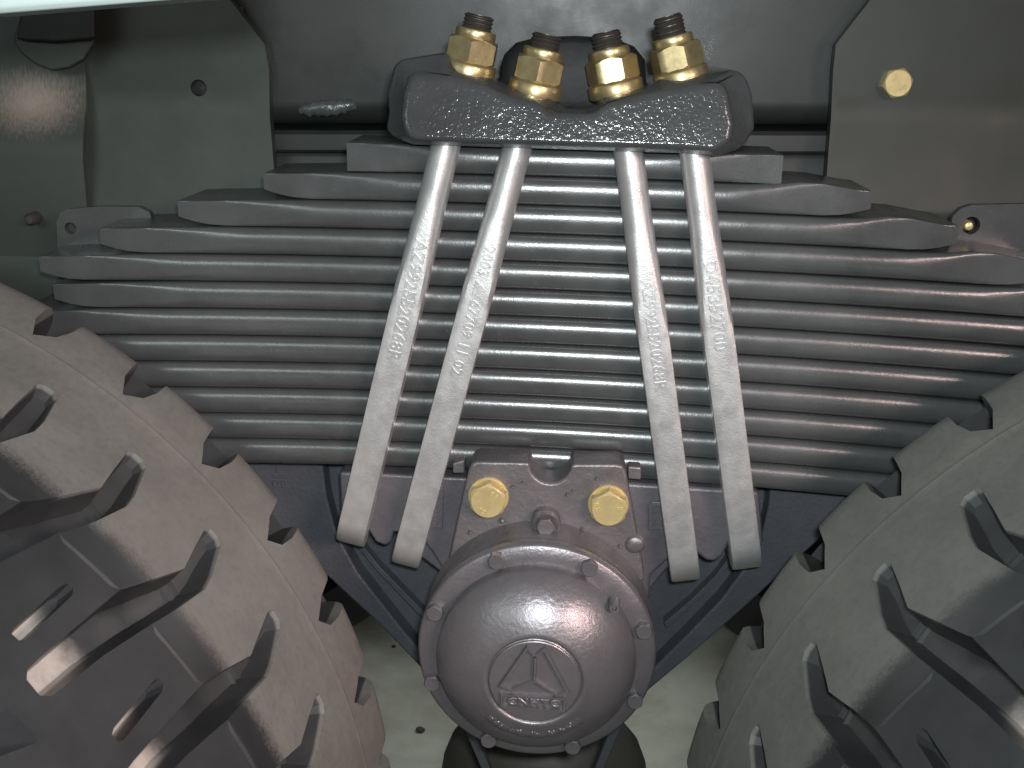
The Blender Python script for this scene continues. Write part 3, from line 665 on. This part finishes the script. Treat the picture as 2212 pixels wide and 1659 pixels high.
def tyre_mesh():
    t0 = 37.5                                      # reference angle of groove
    # outlines in (theta, d), counter-clockwise in (u, d)
    groove = [(36.8, 165.5), (37.7, 165.5), (38.15, 170), (37.85, 205), (37.5, 236), (39.0, 281), (40.4, 328), (40.9, 376), (41.4, 425), (41.45, 438), (41.1, 444), (39.9, 446), (39.3, 440), (38.4, 383), (37.2, 328), (36.0, 276), (35.15, 232), (35.3, 212), (36.2, 171)]
    ginset = [3, 3, 3, 2.5, 2.5, 2.5, 2.5, 2.5, 2.5, 3, 4, 5, 6, 8, 9, 9, 8, 7, 4]
    slot = [(42.75, 358), (43.2, 358), (43.45, 364), (43.75, 420), (43.6, 425), (43.0, 425), (42.75, 420), (42.5, 364)]
    notch = [(41.9, 108), (40.5, 93), (40.05, 70), (40.05, 22), (43.3, 22), (43.2, 62), (43.0, 82)]
    far = [(40.9, 470), (40.85, 482), (41.5, 520), (43.6, 572), (41.3, 572), (39.5, 502), (38.2, 472), (38.6, 469)]
    def P2(l): return [Vector((th2u(t), d)) for t, d in l]
    def ccw(l):
        a_ = sum(l[i].x*l[(i+1) % len(l)].y-l[(i+1) % len(l)].x*l[i].y for i in range(len(l)))
        return l if a_ > 0 else l[::-1]
    G = [ccw(P2(p)) for p in (groove, slot, notch, far)]
    wall = [6.0, 1.4, 1.6, 5.0]
    inner = [shrink(g, w) for g, w in zip(G, wall)]
    # resample the long outlines so that the floor can follow its own depth
    gl = P2(groove); gi = ginset
    if ccw(gl) is not gl: gi = ginset[::-1]
    inner[0] = [shrink(G[0], gi[i])[i] for i in range(len(gi))]
    ds = [-60, -30, 0, 12, 24, 34, 42, 49, 56, 64, 80, 100, 116, 118.5, 121, 123.5, 130, 146, 165, 185, 210, 235, 260, 290, 310, 325.5, 327.5, 329.5, 331.5, 345, 365, 390, 415, 440, 456, 468, 474, 490, 520, 550, 575, 590, 600, 612, 620, 626]
    def seam(d): return interp([(134, 46.0), (162, 42.1), (470, 42.1), (500, 43.6), (560, 45.3)], d)
    pu = th2u(PITCH)
    left = [Vector((th2u(seam(d)-PITCH), d)) for d in ds]; right = [Vector((v.x+pu, v.y)) for v in left]
    coords = []; edges = []
    def add(pts, closed=True):
        k = len(coords); coords.extend(pts); n = len(pts)
        edges.extend([(k+i, k+(i+1) % n) for i in range(n if closed else n-1)])
    add(left+right[::-1])
    # bring the outlines into this pitch (between left and right seam)
    def shift(poly, m): return [Vector((p.x+m*pu, p.y)) for p in poly]
    sh = [0, -1, 0, -1]
    def rep_in(pts):
        mid = sum((p.x for p in pts))/len(pts); dm = sum(p.y for p in pts)/len(pts)
        lo_ = th2u(seam(dm)-PITCH)
        return math.floor((mid-lo_)/pu)
    outs = []
    for g, w in zip(G, inner):
        m = -rep_in(g); outs.append((shift(g, m), shift(w, m)))
    def dense(g, w, step=9.0):
        og, ow = [], []
        for i in range(len(g)):
            j = (i+1) % len(g); m_ = max(1, int((g[j]-g[i]).length/step))
            for q in range(m_): t = q/m_; og.append(g[i].lerp(g[j], t)); ow.append(w[i].lerp(w[j], t))
        return og, ow
    outs = [dense(g, w) for g, w in outs]
    for g, w in outs: add(g); add(w)
    def inpoly(c, poly):
        res = False; n = len(poly)
        for i in range(n):
            a_, b_ = poly[i], poly[(i+1) % n]
            if (a_.y > c.y) != (b_.y > c.y) and c.x < (b_.x-a_.x)*(c.y-a_.y)/(b_.y-a_.y)+a_.x: res = not res
        return res
    def dist(c, poly):
        best = 1e9; n = len(poly)
        for i in range(n):
            a_, b_ = poly[i], poly[(i+1) % n]; ab = b_-a_; t = max(0, min(1, (c-a_).dot(ab)/max(1e-9, ab.dot(ab)))); best = min(best, (c-a_-ab*t).length)
        return best
    grid = []
    for d in ds[1:-1]:
        for j in range(1, 8):
            u = th2u(seam(d)-PITCH)+pu*j/8; c = Vector((u, d))
            if all(dist(c, g) > 1.2 and dist(c, w) > 1.2 and not (inpoly(c, g) and not inpoly(c, w)) for g, w in outs): grid.append(c)
    coords.extend(grid)
    r = delaunay_2d_cdt(coords, edges, [], 0, 1e-4)
    V, F = r[0], r[2]
    border = left+right[::-1]
    def depth(c):
        for k, (g, w) in enumerate(outs):
            if inpoly(c, w) or dist(c, w) < .02:
                if k == 0: return interp([(167, 11), (186, 19), (240, 26), (330, 28), (430, 26), (445, 24)], c.y)
                if k == 1: return interp([(358, 14), (385, 22), (425, 23)], c.y)
                if k == 2: return interp([(20, 30), (60, 46), (84, 46), (102, 34)], c.y)
                return 27
        return 0
    keep = []
    for f in F:
        c = sum((V[i] for i in f), Vector((0, 0)))/len(f)
        if inpoly(c, border): keep.append(f)
    dep = [depth(v) for v in V]
    verts = []; faces = []; key = {}
    def vid(m, i):
        th = V[i].x/RAD+m*R(PITCH); d = V[i].y
        k = (round((th % (2*pi))*4e4) % round(2*pi*4e4), round(d*20))
        kk = (k, round(dep[i]*10))
        if kk in key: return key[kk]
        rr = (prof_r(d) if dep[i] < 3 else min(prof_r(d), 605.5))-dep[i]
        verts.append((rr*cos(th)*.001, -d*.001, rr*sin(th)*.001)); key[kk] = len(verts)-1
        return key[kk]
    for m in range(NP):
        for f in keep:
            ids = [vid(m, i) for i in f]
            if len(set(ids)) == len(ids): faces.append(ids)
    # pairs of thin moulded ties across each groove at its bend
    for m in range(NP):
        for dd in (228, 237):
            k0 = len(verts)
            for th, d, rr in ((37.55, dd-.6, 577), (37.55, dd+.6, 577), (36.0, dd+5.4, 577), (36.0, dd+4.2, 577), (37.55, dd-.6, 572), (37.55, dd+.6, 572), (36.0, dd+5.4, 572), (36.0, dd+4.2, 572)):
                a_ = R(th)+m*R(PITCH); rr += 2.0 if dd == 228 else 0; verts.append((rr*cos(a_)*.001, -d*.001, rr*sin(a_)*.001))
            faces.extend([[k0+q for q in f] for f in ((0, 1, 2, 3), (0, 4, 5, 1), (1, 5, 6, 2), (2, 6, 7, 3), (3, 7, 4, 0))])
    me = bpy.data.meshes.new('tyre'); me.from_pydata(verts, [], faces); me.validate()
    bm = bmesh.new(); bm.from_mesh(me); bmesh.ops.remove_doubles(bm, verts=bm.verts, dist=2e-5); bmesh.ops.recalc_face_normals(bm, faces=bm.faces)
    # recalc can flip an open band: make it face outwards
    f0 = max(bm.faces, key=lambda f: f.calc_center_median().xz.length)
    if f0.normal.xz.dot(f0.calc_center_median().xz) < 0: bmesh.ops.reverse_faces(bm, faces=bm.faces)
    bm.to_mesh(me); bm.free()
    me.shade_smooth(); me.set_sharp_from_angle(angle=R(14)); return me
tm = tyre_mesh(); tm.materials.append(M['tyre'])
def rim_mesh():
    bm = bmesh.new(); lathe(bm, [(474, 58), (440, 56), (300, 40), (290, 0), (285, -40), (285, -280), (270, -300), (120, -260), (60, -260)], 0, 0, 48, cap1=True)
    for v in bm.verts: v.co = v.co*.001
    bmesh.ops.recalc_face_normals(bm, faces=bm.faces); me = bpy.data.meshes.new('wheel_disc'); bm.to_mesh(me); bm.free(); me.shade_smooth(); return me
rm = rim_mesh(); rm.materials.append(M['dark'])
def wheel(x, y, z, mirror, turn, label, mat_label=None):
    w = bpy.data.objects.new('truck_wheel', None); COL.objects.link(w); w.location = mm((x, y, z)); tag(w, label, 'wheel', None)
    for nm, me in (('tyre', tm), ('wheel_disc', rm)):
        o = bpy.data.objects.new(nm, me); COL.objects.link(o); o.parent = w
        if mat_label: o.material_slots[0].link = 'OBJECT'; o.material_slots[0].material = M[mat_label] if nm == 'tyre' else M['dark']
        if mirror: o.scale = (-1, 1, 1)
        o.rotation_euler = (0, R(turn), 0)
    return w
wheel(-779, 0, 1365-776, False, 0, 'beige dusted lug tyre filling the lower left corner')
wheel(730, -24, 1365-783, True, 1.2, 'grey dusted lug tyre filling the lower right corner', 'tyre_grey')
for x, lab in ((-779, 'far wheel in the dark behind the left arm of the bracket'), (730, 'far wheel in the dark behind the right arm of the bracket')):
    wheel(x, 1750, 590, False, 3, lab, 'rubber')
# debris on the floor
def fleck(x, y, s, label):
    bm = bmesh.new(); bmesh.ops.create_icosphere(bm, subdivisions=2, radius=s)
    for v in bm.verts: v.co = Vector((v.co.x*random.uniform(.9, 1.3), v.co.y*random.uniform(.8, 1.1), v.co.z*.6*random.uniform(.8, 1.2)))+Vector((x, y, s*.5))
    tag(finish('debris', bm, M['fleck'], angle=30), label, 'debris')
def floor_at(x, y): return x, y
fleck(-282, 927, 9, 'dark lump of debris on the pale floor between the left tyre and the hub cover')
fleck(-388, 1251, 5, 'small crumb of debris on the pale floor under the left arm of the bracket')
